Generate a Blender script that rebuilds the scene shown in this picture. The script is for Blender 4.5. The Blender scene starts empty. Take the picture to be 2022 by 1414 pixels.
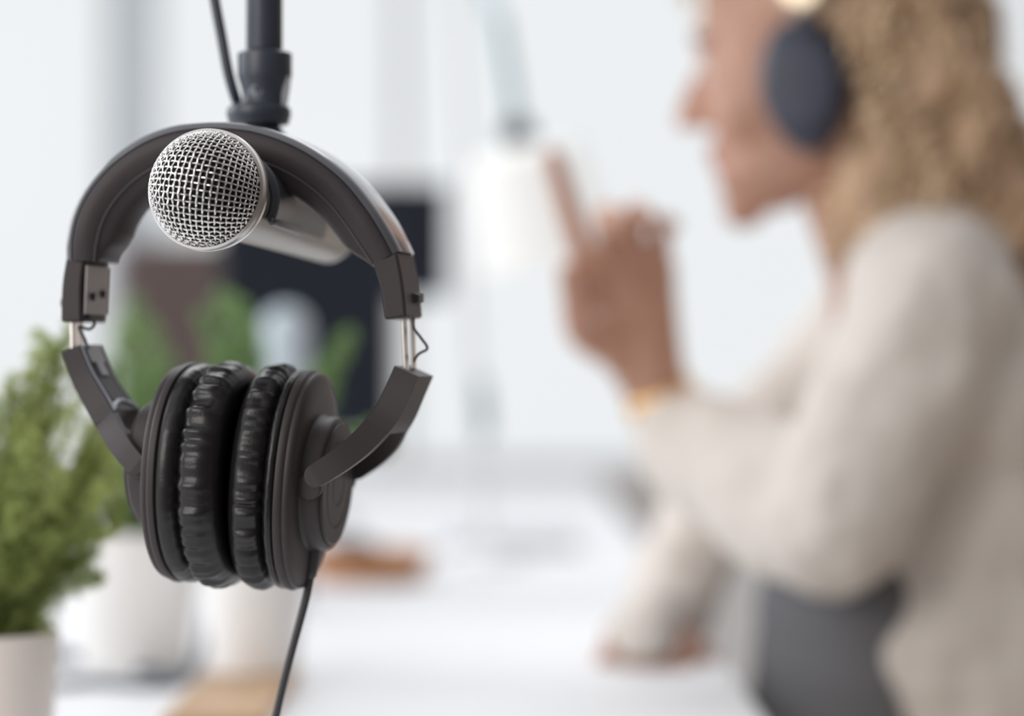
import bpy, math, random
from math import sin, cos, pi, radians, sqrt
from mathutils import Vector as V, Matrix, noise

# ------------------------------------------------------------------ camera, world, light
S = bpy.context.scene
COL = S.collection
LENS, FPX = 85.0, 85.0/36.0*2022
CAMZ = 0.97
cd = bpy.data.cameras.new('camera'); cam = bpy.data.objects.new('camera', cd); COL.objects.link(cam)
cam.location = (0, 0, CAMZ); cam.rotation_euler = (pi/2, 0, 0)
cd.lens = LENS; cd.sensor_width = 36; cd.sensor_fit = 'HORIZONTAL'
cd.clip_start = 0.05; cd.clip_end = 60
cd.dof.use_dof = True; cd.dof.focus_distance = 0.982; cd.dof.aperture_fstop = 2.9; cd.dof.aperture_blades = 0
S.camera = cam
S.view_settings.view_transform = 'Standard'; S.view_settings.look = 'None'
S.view_settings.gamma = 1; S.view_settings.use_curve_mapping = False
S.view_settings.exposure = 0.0

w = bpy.data.worlds.new('daylight'); S.world = w; w.use_nodes = True
nt = w.node_tree; nt.nodes.clear()
tc = nt.nodes.new('ShaderNodeTexCoord')
dot = nt.nodes.new('ShaderNodeVectorMath'); dot.operation = 'DOT_PRODUCT'
ld = V((-0.80, 0.45, 0.45)).normalized(); dot.inputs[1].default_value = ld
mr = nt.nodes.new('ShaderNodeMapRange'); mr.inputs[1].default_value = -0.75; mr.inputs[2].default_value = 0.22
rp = nt.nodes.new('ShaderNodeValToRGB')
rp.color_ramp.elements[0].color = (0.13, 0.115, 0.105, 1); rp.color_ramp.elements[1].color = (0.90, 0.915, 0.935, 1)
e = rp.color_ramp.elements.new(0.55); e.color = (0.40, 0.37, 0.355, 1)
bg = nt.nodes.new('ShaderNodeBackground'); bg.inputs[1].default_value = 1.0
wo = nt.nodes.new('ShaderNodeOutputWorld')
L = nt.links.new
L(tc.outputs['Generated'], dot.inputs[0]); L(dot.outputs['Value'], mr.inputs[0]); L(mr.outputs[0], rp.inputs[0])
L(rp.outputs[0], bg.inputs[0]); L(bg.outputs[0], wo.inputs[0])

def area(name, loc, target, sx, sy, power, color):
    l = bpy.data.lights.new(name, 'AREA'); l.shape = 'RECTANGLE'; l.size = sx; l.size_y = sy
    l.energy = power; l.color = color
    o = bpy.data.objects.new(name, l); COL.objects.link(o); o.location = loc
    o.rotation_euler = (V(target)-V(loc)).to_track_quat('-Z', 'Y').to_euler()
    return o
area('left_window_daylight', (-2.6, 2.2, 1.9), (0.1, 1.7, 0.85), 2.0, 1.6, 36, (0.95, 0.97, 1.0))
area('ceiling_softlight', (-0.1, 3.0, 2.9), (0.1, 1.9, 0.9), 1.6, 1.2, 22, (0.96, 0.97, 1.0))
area('side_warm_fill', (-1.15, -0.15, 1.45), (-0.12, 1.1, 0.95), 0.9, 0.9, 11, (1.0, 0.93, 0.87))  # warm fill added left of the camera to brighten the headphones, not a window

# ------------------------------------------------------------------ helpers
def P(px, py, Y):
    return V(((px-1011)/FPX*Y, Y, CAMZ+(707-py)/FPX*Y))

class MB:
    def __init__(s): s.v = []; s.f = []
    def add(s, vs, fs):
        b = len(s.v); s.v += [tuple(x) for x in vs]; s.f += [tuple(i+b for i in f) for f in fs]; return s
    def box(s, lo, hi):
        x0, y0, z0 = lo; x1, y1, z1 = hi
        return s.add([(x0,y0,z0),(x1,y0,z0),(x1,y1,z0),(x0,y1,z0),(x0,y0,z1),(x1,y0,z1),(x1,y1,z1),(x0,y1,z1)],
                     [(0,3,2,1),(4,5,6,7),(0,1,5,4),(1,2,6,5),(2,3,7,6),(3,0,4,7)])
    def loft(s, rings, cap=True, closed=False):
        n = len(rings[0]); vs = [p for r in rings for p in r]; fs = []
        m = len(rings)
        for i in range(m if closed else m-1):
            a = i*n; b = ((i+1) % m)*n
            for j in range(n):
                k = (j+1) % n
                fs.append((a+j, a+k, b+k, b+j))
        if cap and not closed:
            fs.append(tuple(range(n-1, -1, -1))); fs.append(tuple((m-1)*n+j for j in range(n)))
        return s.add(vs, fs)
    def tube(s, pts, r, n=10, round_caps=False, flat=1.0, up=None):
        pts = [V(p) for p in pts]; m = len(pts)
        rr = list(r) if isinstance(r, (list, tuple)) else [r]*m
        if round_caps:
            a, b = pts[0], pts[-1]; da = (pts[0]-pts[1]).normalized(); db = (pts[-1]-pts[-2]).normalized()
            pre = [(a+da*rr[0]*sin(t), rr[0]*cos(t)) for t in (1.5, 1.15, .8, .4)]
            post = [(b+db*rr[-1]*sin(t), rr[-1]*cos(t)) for t in (.4, .8, 1.15, 1.5)]
            pts = [p for p, _ in pre]+pts+[p for p, _ in post]; rr = [q for _, q in pre]+rr+[q for _, q in post]; m = len(pts)
        rings = []; t0 = (pts[1]-pts[0]).normalized()
        u = V(up) if up is not None else (V((0,0,1)) if abs(t0.z) < .9 else V((1,0,0)))
        u = (u-t0*u.dot(t0)).normalized()
        for i in range(m):
            t = (pts[min(i+1, m-1)]-pts[max(i-1, 0)]).normalized()
            u = u-t*u.dot(t)
            u.normalize(); b = t.cross(u)
            rings.append([pts[i]+(u*cos(2*pi*j/n)*flat+b*sin(2*pi*j/n))*rr[i] for j in range(n)])
        return s.loft(rings)
    def ell(s, c, rad, axes=None, nu=24, nv=14):
        c = V(c); ax = axes or (V((1,0,0)), V((0,1,0)), V((0,0,1)))
        rings = []
        for i in range(nv+1):
            th = pi*(i+0.12 if i == 0 else (i-0.12 if i == nv else i))/nv
            rings.append([c+ax[0]*rad[0]*sin(th)*cos(2*pi*j/nu)+ax[1]*rad[1]*sin(th)*sin(2*pi*j/nu)-ax[2]*rad[2]*cos(th) for j in range(nu)])
        return s.loft(rings)
    def lathe(s, c, axis, prof, n=48, capa=True, ref=None):
        """prof: (dist along axis, radius)"""
        c = V(c); a = V(axis).normalized(); u = V(ref) if ref is not None else (V((0,0,1)) if abs(a.z) < .9 else V((1,0,0)))
        u = (u-a*u.dot(a)).normalized(); b = a.cross(u)
        rings = [[c+a*h+(u*cos(2*pi*j/n)+b*sin(2*pi*j/n))*r for j in range(n)] for h, r in prof]
        return s.loft(rings, cap=capa)
    def build(s, name, mat, parent=None, smooth=True, bevel=0, sub=0, sharp=35):
        me = bpy.data.meshes.new(name); me.from_pydata(s.v, [], s.f); me.validate(); me.update()
        o = bpy.data.objects.new(name, me); COL.objects.link(o)
        if mat: me.materials.append(mat)
        if parent is not None: o.parent = parent
        import bmesh
        bm = bmesh.new(); bm.from_mesh(me); bmesh.ops.recalc_face_normals(bm, faces=bm.faces)
        if smooth and not sub:
            for e in bm.edges:
                if len(e.link_faces) == 2 and e.calc_face_angle(0) > radians(sharp): e.smooth = False
        for f in bm.faces: f.smooth = smooth
        bm.to_mesh(me); bm.free()
        if bevel:
            m = o.modifiers.new('bevel', 'BEVEL'); m.width = bevel; m.segments = 3; m.limit_method = 'ANGLE'; m.angle_limit = radians(35)
            m.harden_normals = False
        if sub:
            m = o.modifiers.new('sub', 'SUBSURF'); m.levels = sub; m.render_levels = sub
        return o

def smooth_path(pts, k=6):
    """Catmull-Rom through tuples of any length"""
    pts = [tuple(p) for p in pts]; out = []; n = len(pts)
    for i in range(n-1):
        p0 = pts[max(i-1,0)]; p1 = pts[i]; p2 = pts[i+1]; p3 = pts[min(i+2,n-1)]
        for j in range(k):
            t = j/k; t2 = t*t; t3 = t2*t
            out.append(tuple(.5*((2*b)+(-a+c)*t+(2*a-5*b+4*c-d)*t2+(-a+3*b-3*c+d)*t3) for a, b, c, d in zip(p0, p1, p2, p3)))
    out.append(pts[-1]); return out

def tag(o, label=None, cat=None, group=None, kind=None):
    if label: o['label'] = label
    if cat: o['category'] = cat
    if group: o['group'] = group
    if kind: o['kind'] = kind
    return o
def empty(name, loc, label, cat, group=None):
    o = bpy.data.objects.new(name, None); COL.objects.link(o); o.location = loc; o.empty_display_size = .02
    bpy.context.view_layer.update()
    return tag(o, label, cat, group)
def part(mb, name, mat, root, **k):
    """mesh given in world coordinates, parented to an unrotated empty (or its part)"""
    off = V((0,0,0)); r = root
    while r is not None: off += r.location; r = r.parent
    mb.v = [tuple(V(v)-off) for v in mb.v]
    return mb.build(name, mat, root, **k)

def mat(name, col, rough=.5, metal=0, bump=0, bscale=200, var=0, vscale=20, spec=.5, sss=0, emis=None, estr=0, coat=0, sheen=0, trans=0, bdist=.001):
    m = bpy.data.materials.new(name); m.use_nodes = True; t = m.node_tree; b = t.nodes['Principled BSDF']
    b.inputs['Base Color'].default_value = (*col, 1); b.inputs['Roughness'].default_value = rough
    b.inputs['Metallic'].default_value = metal; b.inputs['Specular IOR Level'].default_value = spec
    b.inputs['Coat Weight'].default_value = coat; b.inputs['Sheen Weight'].default_value = sheen
    b.inputs['Transmission Weight'].default_value = trans
    if sss: b.inputs['Subsurface Weight'].default_value = sss; b.inputs['Subsurface Scale'].default_value = .01; b.inputs['Subsurface Radius'].default_value = (1,.4,.25)
    if emis: b.inputs['Emission Color'].default_value = (*emis, 1); b.inputs['Emission Strength'].default_value = estr
    tcn = t.nodes.new('ShaderNodeTexCoord')
    n = t.nodes.new('ShaderNodeTexNoise'); n.inputs['Scale'].default_value = vscale; n.inputs['Detail'].default_value = 4
    t.links.new(tcn.outputs['Object'], n.inputs['Vector'])
    if var:
        r = t.nodes.new('ShaderNodeValToRGB')
        r.color_ramp.elements[0].position = .3; r.color_ramp.elements[1].position = .7
        r.color_ramp.elements[0].color = (*[c*(1-var) for c in col], 1); r.color_ramp.elements[1].color = (*[min(1, c*(1+var)) for c in col], 1)
        t.links.new(n.outputs['Fac'], r.inputs[0]); t.links.new(r.outputs[0], b.inputs['Base Color'])
    if bump:
        n2 = t.nodes.new('ShaderNodeTexNoise'); n2.inputs['Scale'].default_value = bscale; n2.inputs['Detail'].default_value = 3
        t.links.new(tcn.outputs['Object'], n2.inputs['Vector'])
        bp = t.nodes.new('ShaderNodeBump'); bp.inputs['Strength'].default_value = bump; bp.inputs['Distance'].default_value = bdist
        t.links.new(n2.outputs['Fac'], bp.inputs['Height']); t.links.new(bp.outputs[0], b.inputs['Normal'])
    return m

M = {}
M['black_plastic'] = mat('black_plastic', (.043,.035,.036), .46, spec=.28, bump=.15, bscale=2500, bdist=.0002)
M['black_gloss'] = mat('black_gloss', (.02,.02,.023), .22)
M['leather'] = mat('black_leather', (.052,.043,.046), .5, spec=.25, bump=.35, bscale=1400, bdist=.0003)
M['pad_leather'] = mat('pad_leather', (.010,.009,.010), .30, spec=.45, bump=.3, bscale=900, bdist=.0003)
M['cover'] = mat('headband_cover_leather', (.07,.075,.09), .24, bump=.1, bscale=1200, bdist=.0001, spec=.8, coat=.8)
M['cloth_black'] = mat('black_cloth', (.01,.01,.011), .95)
M['stitch'] = mat('grey_seam', (.10,.095,.10), .5)
M['steel'] = mat('brushed_steel', (.62,.60,.58), .28, 1)
M['chrome'] = mat('grille_chrome', (.80,.79,.78), .30, 1)
M['ring'] = mat('satin_nickel', (.66,.645,.63), .30, 1)
M['mic_body'] = mat('mic_body_grey', (.33,.31,.29), .36, .7)
M['clip'] = mat('clip_plastic', (.050,.055,.070), .36, spec=.7)
M['stand'] = mat('stand_paint', (.040,.050,.070), .38)
M['cable'] = mat('cable_rubber', (.032,.030,.034), .45)
M['skin'] = mat('skin', (.47,.26,.185), .5, sss=.15, var=.08, vscale=25)
M['hair'] = mat('curly_hair', (.47,.315,.20), .5, var=.35, vscale=22)
M['sweater'] = mat('beige_knit', (.67,.615,.565), .9, bump=.5, bscale=400, sheen=.2)
M['shirt'] = mat('shaded_grey_shirt', (.15,.15,.16), .95, spec=.2)
M['trousers'] = mat('grey_trousers', (.16,.15,.15), .9)
M['gold'] = mat('gold', (.80,.48,.16), .3, 1)
M['white'] = mat('white_paint', (.90,.91,.93), .55)
M['table'] = mat('white_tabletop', (.80,.81,.83), .5, spec=.4)
M['ceramic'] = mat('white_ceramic', (.84,.83,.82), .4)
M['pot'] = mat('beige_pot', (.90,.83,.78), .6, bump=.2, bscale=60)
M['blush'] = mat('blush_ceramic', (.62,.48,.44), .45)
M['soil'] = mat('soil', (.05,.035,.025), .95, bump=1, bscale=200)
M['wood'] = mat('light_wood', (.52,.34,.20), .5, var=.15, vscale=15)
M['wood_orange'] = mat('orange_wood', (.46,.21,.085), .45, var=.15, vscale=15)
M['brown'] = mat('brown_leather', (.13,.092,.086), .6)
M['navy'] = mat('dark_navy_plastic', (.022,.028,.045), .6, spec=.25)
M['screen'] = mat('dark_screen', (.012,.016,.024), .6, spec=.15)
M['greymetal'] = mat('grey_metal', (.40,.45,.50), .4, .4)
M['teal'] = mat('teal_grey_arm', (.34,.44,.48), .4, .3)
M['floor'] = mat('pale_wood_floor', (.60,.52,.44), .5, var=.1, vscale=4)
M['laptop'] = mat('silver_laptop', (.60,.61,.63), .4, .5)
M['bottle'] = mat('frosted_bottle', (.50,.58,.64), .3)

def leaf_mat(name, c1, c2, scale):
    m = mat(name, c1, .55, var=0); t = m.node_tree; b = t.nodes['Principled BSDF']
    n = [x for x in t.nodes if x.type == 'TEX_NOISE'][0]; n.inputs['Scale'].default_value = scale
    r = t.nodes.new('ShaderNodeValToRGB'); r.color_ramp.elements[0].position = .35; r.color_ramp.elements[1].position = .65
    r.color_ramp.elements[0].color = (*c1, 1); r.color_ramp.elements[1].color = (*c2, 1)
    t.links.new(n.outputs['Fac'], r.inputs[0]); t.links.new(r.outputs[0], b.inputs['Base Color'])
    tr = t.nodes.new('ShaderNodeBsdfTranslucent'); t.links.new(r.outputs[0], tr.inputs[0])
    mx = t.nodes.new('ShaderNodeMixShader'); mx.inputs[0].default_value = .5
    out = [x for x in t.nodes if x.type == 'OUTPUT_MATERIAL'][0]
    t.links.new(b.outputs[0], mx.inputs[1]); t.links.new(tr.outputs[0], mx.inputs[2]); t.links.new(mx.outputs[0], out.inputs[0])
    return m
M['leaf'] = leaf_mat('fern_green', (.22,.29,.085), (.56,.62,.25), 14)
M['leaf2'] = leaf_mat('leaf_green', (.20,.31,.13), (.34,.50,.22), 14)
M['stem'] = mat('stem', (.16,.17,.07), .7)

g = bpy.data.materials.new('window_glass'); g.use_nodes = True; t = g.node_tree; t.nodes.clear()
a1 = t.nodes.new('ShaderNodeBsdfTransparent'); a1.inputs[0].default_value = (.99,1,1,1); a2 = t.nodes.new('ShaderNodeBsdfGlossy'); a2.inputs['Roughness'].default_value = .25
mx = t.nodes.new('ShaderNodeMixShader'); mx.inputs[0].default_value = .03; oo = t.nodes.new('ShaderNodeOutputMaterial')
t.links.new(a1.outputs[0], mx.inputs[1]); t.links.new(a2.outputs[0], mx.inputs[2]); t.links.new(mx.outputs[0], oo.inputs[0]); M['glass'] = g

# ------------------------------------------------------------------ room
TZ = 0.74           # table top
WY = 6.5
def struct(mb, name, m, parent=None, **k):
    o = mb.build(name, m, parent, **k)
    if parent is None: o['kind'] = 'structure'
    return o
struct(MB().box((-3.5, .2, -.05), (3.5, WY+.2, 0)), 'floor', M['floor'], smooth=False)
SILL = .676
wb = MB().box((-3.5, WY, 0), (3.5, WY+.18, SILL)); wb.box((-3.5, WY, 2.7), (3.5, WY+.18, 3.0))
wb.box((-3.5, WY, SILL), (-3.1, WY+.18, 2.7)); wb.box((3.1, WY, SILL), (3.5, WY+.18, 2.7))
struct(wb, 'wall_back', M['white'], smooth=False)
struct(MB().box((-3.5, WY-.02, 0), (3.5, WY-.001, .10)), 'baseboard_back', M['white'], smooth=False)
struct(MB().box((-3.1, WY-.07, SILL-.035), (3.1, WY-.001, SILL)), 'trim_1', M['white'], bevel=.004)
edges = [-3.1, -1.085, -.30, 1.35, 3.1]
for i in range(4):
    x0, x1 = edges[i]+.001, edges[i+1]-.001
    fr = MB(); t_ = .016
    for lo, hi in (((x0, WY+.04, SILL+.001), (x0+t_, WY+.10, 2.699)), ((x1-t_, WY+.04, SILL+.001), (x1, WY+.10, 2.699)),
                   ((x0+t_, WY+.04, SILL+.001), (x1-t_, WY+.10, SILL+t_)), ((x0+t_, WY+.04, 2.699-t_), (x1-t_, WY+.10, 2.699))):
        fr.box(lo, hi)
    fo = struct(fr, 'window_%d' % (i+1), M['white'], smooth=False)
    struct(MB().box((x0+t_, WY+.065, SILL+t_), (x1-t_, WY+.071, 2.699-t_)), 'window_glass', M['glass'], fo, smooth=False)

# floor-length curtain gathered beside the left mullion
cu = MB(); top = []; bot = []; th = .004
xs = [P(205,0,5.6).x+i*.0042 for i in range(32)]
def cy(i): return 5.6+.035*sin(i*.62)+.012*sin(i*1.7)
rings = []
for z in (0.02, .5, 1.0, 1.6, 2.2, 2.68):
    rings.append([(x, cy(i), z) for i, x in enumerate(xs)]+[(x, cy(i)+th, z) for i, x in reversed(list(enumerate(xs)))])
cu.loft(rings)
M['curtain'] = mat('pale_blue_grey_curtain', (.80,.84,.88), .9)
_t = M['curtain'].node_tree; _b = _t.nodes['Principled BSDF']; _tr = _t.nodes.new('ShaderNodeBsdfTransparent'); _tl = _t.nodes.new('ShaderNodeBsdfTranslucent'); _tl.inputs[0].default_value = (.85,.89,.93,1)
_m1 = _t.nodes.new('ShaderNodeMixShader'); _m1.inputs[0].default_value = .5; _m2 = _t.nodes.new('ShaderNodeMixShader'); _m2.inputs[0].default_value = .55
_o = [x for x in _t.nodes if x.type == 'OUTPUT_MATERIAL'][0]
_t.links.new(_b.outputs[0], _m1.inputs[1]); _t.links.new(_tl.outputs[0], _m1.inputs[2]); _t.links.new(_m1.outputs[0], _m2.inputs[1]); _t.links.new(_tr.outputs[0], _m2.inputs[2]); _t.links.new(_m2.outputs[0], _o.inputs[0])
tag(cu.build('curtain', M['curtain']), 'pale blue-grey curtain gathered in a narrow drop beside the window mullion at far left', 'curtain')

# ------------------------------------------------------------------ table
TXR = .163
troot = empty('desk', (-.5, 2.4, 0), 'large white table that everything stands on, with a smooth white top', 'table')
part(MB().box((-1.5, .75, TZ-.03), (TXR, 4.75, TZ)), 'tabletop', M['table'], troot, bevel=.004)
for lx, ly in ((-1.42,.83),(TXR-.08,.83),(-1.42,4.67),(TXR-.08,4.67)):
    part(MB().box((lx-.025, ly-.025, 0), (lx+.025, ly+.025, TZ-.03)), 'leg', M['white'], troot, bevel=.003)

# ------------------------------------------------------------------ hero headphones
HY = 1.04
TH = radians(11.5)
AX = V((cos(TH), -sin(TH), 0)); AD = V((sin(TH), cos(TH), 0)); AZ = V((0,0,1))
HC = P(470, 707, HY)
def HP(px, py, D):
    """ray through a pixel cut with the plane at offset D along AD -> local (x', z)"""
    d = V(((px-1011)/FPX, 1, (707-py)/FPX)); o = V((0,0,CAMZ))
    c = HC+AD*D
    s = (c-o).dot(AD)/d.dot(AD); p = o+d*s-HC
    return p.dot(AX), p.dot(AZ)
def W(x, D, z): return HC+AX*x+AD*D+AZ*z

hp = empty('headphones', P(470, 260, HY), 'black over-ear headphones hanging from the microphone on its stand, sharp in front', 'headphones')

front_px = [(131,514),(134,472),(148,418),(176,366),(222,315),(280,276),(340,254),(400,246),(450,247),(500,253),(560,272),(620,303),(680,350),(728,408),(758,456),(779,498)]
HW = .0165
base = [HP(x, y, -HW) for x, y in front_px]
path = smooth_path(base, 6)
# even resample
def resample(pts, n):
    d = [0]
    for a, b in zip(pts, pts[1:]): d.append(d[-1]+math.dist(a, b))
    out = []; k = 0
    for i in range(n):
        s = d[-1]*i/(n-1)
        while k < len(d)-2 and d[k+1] < s: k += 1
        f = (s-d[k])/max(1e-9, d[k+1]-d[k]); out.append(tuple(p+(q-p)*f for p, q in zip(pts[k], pts[k+1])))
    return out
path = resample(path, 110)
def frames(path):
    n = len(path); out = []
    for i in range(n):
        a = path[max(i-1,0)]; b = path[min(i+1,n-1)]; tx, tz = b[0]-a[0], b[1]-a[1]; l = math.hypot(tx, tz); tx /= l; tz /= l
        out.append((path[i], (tz, -tx)))   # normal pointing inward (to the right of travel = down/in)
    return out
fr = frames(path)
pad_r, cov_r, seam = [], [], []
n = len(fr)
for i, ((x, z), (nx, nz)) in enumerate(fr):
    t = i/(n-1); en = min(1, min(t, 1-t)/.10); en = sin(en*pi/2)
    body = .0112+.0012*en; bul = .0010+.0068*en
    hwid = HW*(.88+.12*en)
    prof = [(.0012, hwid-.0005), (.0012, -hwid+.0005), (.0035, -hwid-.0009), (.007, -hwid-.0012*en), (body-.0012, -hwid+.0002), (body, -hwid+.0018), (body+.0010, -hwid+.0024)]
    for k in range(1, 10):
        a = pi*k/10
        prof.append((body+.0008+bul*sin(a)**.75, -(hwid-.003)*cos(a)))
    prof += [(body+.0010, hwid-.0024), (body, hwid-.0018), (body-.0012, hwid-.0002), (.007, hwid+.0012*en), (.0035, hwid+.0009)]
    wr = .00018*noise.noise(V((t*60, 0, 3)))
    pad_r.append([W(x+nx*(h+wr), D, z+nz*(h+wr)) for h, D in prof])
    co = [(.0014, hwid+.0002), (.0, hwid-.0002), (-.0012, hwid-.0012), (-.0014, hwid*.5), (-.0015, 0), (-.0014, -hwid*.5), (-.0012, -hwid+.0012), (0, -hwid+.0002), (.0014, -hwid-.0002), (.0016, 0)]
    cov_r.append([W(x+nx*h, D, z+nz*h) for h, D in co])
    seam.append(W(x+nx*(body+.0002), -hwid+.0011, z+nz*(body+.0002)))
part(MB().loft(pad_r), 'headband_pad', M['leather'], hp, sharp=70)
part(MB().loft(cov_r), 'headband_cover', M['cover'], hp, sharp=60)
sm = MB().tube(seam, .00033, 6)
part(sm, 'seam', M['stitch'], hp)

def slab(pts, name, m, D0, D1, bevel=.0008, root=hp):
    """pts: polygon in front plane (x', z)"""
    mb = MB(); mb.loft([[W(x, D0, z) for x, z in pts], [W(x, D1, z) for x, z in pts]])
    return part(mb, name, m, root, bevel=bevel)
def band(cl, name, m, root=hp, bevel=.0007, k=6):
    """cl: (px,py,Dfront,Dback,halfthick mm) ; centreline given at the front plane"""
    q = []
    for px, py, d0, d1, h in cl:
        x, z = HP(px, py, d0); q.append((x, z, d0, d1, h))
    q = smooth_path(q, k); band.last = q; rings = []
    f = frames([(a[0], a[1]) for a in q])
    for (x, z, d0, d1, h), (_, (nx, nz)) in zip(q, f):
        rings.append([W(x-nx*h, d0, z-nz*h), W(x+nx*h, d0, z+nz*h), W(x+nx*h, d1, z+nz*h), W(x-nx*h, d1, z-nz*h)])
    mb = MB(); mb.loft(rings)
    return mb, rings

# slider housings
mm = .001
mb, _ = band([(148,511,-.0145,.0145,.0042),(141,565,-.0145,.0145,.0045),(140,636,-.0145,.0145,.0048)], '', None)
sl = part(mb, 'slider_housing', M['black_plastic'], hp, bevel=.0012, sharp=30)
x, z = HP(166, 585, -.0145)
M['grey_inner'] = mat('grey_inner_face', (.30,.27,.265), .35)
xa, za = HP(166.5,524,-.0145); xb, zb = HP(163,620,-.0145)
ip = MB(); ip.loft([[W(xa-.0002,-.0128,za),W(xa-.0002,.0130,za),W(xb-.0002,.0130,zb),W(xb-.0002,-.0128,zb)],[W(xa+.0009,-.0128,za),W(xa+.0009,.0130,za),W(xb+.0007,.0130,zb),W(xb+.0007,-.0128,zb)]])
part(ip, 'inner_plate', M['grey_inner'], sl, bevel=.0002)
for dd, dz in ((-.006, .000), (.006, .0015)):
    part(MB().lathe(W(x+.0009, dd, z+dz), AX, [(-.001,.0017),(.0009,.0017),(.0011,.0012)], 16), 'screw', M['black_gloss'], sl)
part(MB().box((0,0,0),(0,0,0)) if False else MB().lathe(W(HP(120,598,-.006)[0]+.0008, -.002, HP(120,598,-.006)[1]), -AX, [(-.001,.003),(.0012,.003),(.0016,.0024)], 20), 'slider_button', M['black_plastic'], sl)
mb, _ = band([(758,505,-.0145,.0155,.0058),(772,560,-.0145,.0155,.0050),(781,629,-.0145,.0155,.0046)], '', None)
sr = part(mb, 'slider_housing', M['black_plastic'], hp, bevel=.0012, sharp=30)
xq, z = HP(776, 588, -.0145); xq += .0049
kn = MB(); kn.loft([[W(xq-.001, dd, z+zz) for dd, zz in ((.001,-.0022),(.0125,-.0022),(.0125,.0028),(.001,.0028))],
                    [W(xq+.0022, dd, z+zz) for dd, zz in ((.002,-.0018),(.0115,-.0018),(.0115,.0018),(.002,.0018))]])
part(kn, 'slider_button', M['black_plastic'], sr, bevel=.0005)
x, z = HP(786, 520, .0)
# steel strips
def strip(a, b, d0, d1, name='steel_strip', h=.0007):
    mb, _ = band([(a[0], a[1], d0, d1, h), ((a[0]+b[0])/2, (a[1]+b[1])/2, d0, d1, h), (b[0], b[1], d0, d1, h)], '', None)
    part(mb, name, M['steel'], hp, bevel=.0003)
strip((140,622), (141,705), -.0075, -.0015)
strip((152,622), (153,700), .0015, .0075)
strip((793,610), (799,735), -.0075, -.0015)
strip((811,610), (814,728), .0025, .0080)
# thin wires
def wire(pts, Y, r, name='wire', m='cable', root=hp):
    q = [P(a, b, Y+(c[0] if c else 0)) for a, b, *c in pts]
    q = [V(v) for v in smooth_path([tuple(v) for v in q], 5)]
    return part(MB().tube(q, r, 8), name, M[m], root)
wire([(172,622),(186,638),(176,650),(156,646),(166,668),(174,690)], HY+.006, .0007)
wire([(818,622),(816,645),(832,668),(844,688),(826,700),(812,722)], HY-.012, .0006)

# yokes
def yoke(stem, arm, root):
    mb, r = band(stem, '', None)
    rings_f = r; yoke.q = band.last
    q = []
    for px, py, d0, d1, h in arm:
        x, z = HP(px, py, d0); q.append((x, z, d0, d1, h))
    q = smooth_path(q, 6); f = frames([(a[0], a[1]) for a in q])
    (x1, z1, d0e, d1e, he), (_, (nxe, nze)) = q[-1], f[-1]; txe, tze = -nze, nxe
    for s_ in (1, -1):
        rings = []
        for (x, z, d0, d1, h), (_, (nx, nz)) in zip(q, f):
            rings.append([W(x-nx*h, s_*d0, z-nz*h), W(x+nx*h, s_*d0, z+nz*h), W(x+nx*h, s_*d1, z+nz*h), W(x-nx*h, s_*d1, z-nz*h)])
        for t_ in (.25, .5, .75, 1.0, 1.2, 1.38, 1.5):
            o_, k2 = he*sin(t_), he*cos(t_); cx_, cz_ = x1+txe*o_, z1+tze*o_
            rings.append([W(cx_-nxe*k2, s_*d0e, cz_-nze*k2), W(cx_+nxe*k2, s_*d0e, cz_+nze*k2), W(cx_+nxe*k2, s_*d1e, cz_+nze*k2), W(cx_-nxe*k2, s_*d1e, cz_-nze*k2)])
        mb.loft(rings)
    return part(mb, 'yoke', M['black_plastic'], hp, bevel=.0009, sharp=30)
yl = yoke([(139,688,-.0130,.0130,.0042),(160,745,-.0130,.0130,.0048),(190,800,-.0150,.0150,.0050),(204,826,-.0175,.0175,.0050)],
     [(190,800,-.0140,-.0090,.0046),(205,827,-.0176,-.0120,.0049),(224,862,-.0245,-.0190,.0049),(245,892,-.0300,-.0250,.0048),(266,916,-.0335,-.0295,.0045)], hp)
# moulded channel, clamp plates and rims painted with bluish edge light on the inner side of the left yoke
M['greyplastic'] = mat('grey_plastic_insert', (.34,.36,.40), .35)
M['lit_edge'] = mat('lit_edge', (.46,.50,.58), .3)
M['dark_channel'] = mat('dark_channel', (.018,.016,.018), .5)
yq = yoke.q; yf = frames([(a[0], a[1]) for a in yq])
def yin(i, D, o):
    x, z, d0, d1, h = yq[i]; _, (nx, nz) = yf[i]; return W(x-nx*(h+o), D, z-nz*(h+o))
def inplate(i0, i1, D0, D1, th, name, m):
    rg_ = [[yin(i, D0, -.0004), yin(i, D1, -.0004), yin(i, D1, th), yin(i, D0, th)] for i in range(i0, i1+1)]
    return part(MB().loft(rg_), name, m, yl, bevel=.0002)
ny = len(yq)-1
inplate(1, ny, -.0085, .0105, .0003, 'channel', M['dark_channel'])
inplate(0, 4, -.0080, .0085, .0010, 'clamp_plate', M['greyplastic'])
inplate(4, 7, -.0035, .0045, .0012, 'clamp_plate', M['greyplastic'])
for Ds, De in ((-.0112, -.0150), (.0118, .0150)):
    part(MB().tube([yin(i, Ds+(De-Ds)*(max(0, i-8)/(ny-8))**1.5, .0002) for i in range(ny+1)], .0006, 8), 'lit_inner_rim', M['lit_edge'], yl)
pts_ = []
for k_ in range(13):
    a_ = pi*k_/12; i_ = int(round(ny-1-4*sin(a_))); pts_.append(yin(max(0, min(ny, i_)), -.0125*cos(a_), .0004))
part(MB().tube(pts_, .0009, 8), 'lit_inner_rim', M['lit_edge'], yl)
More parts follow.
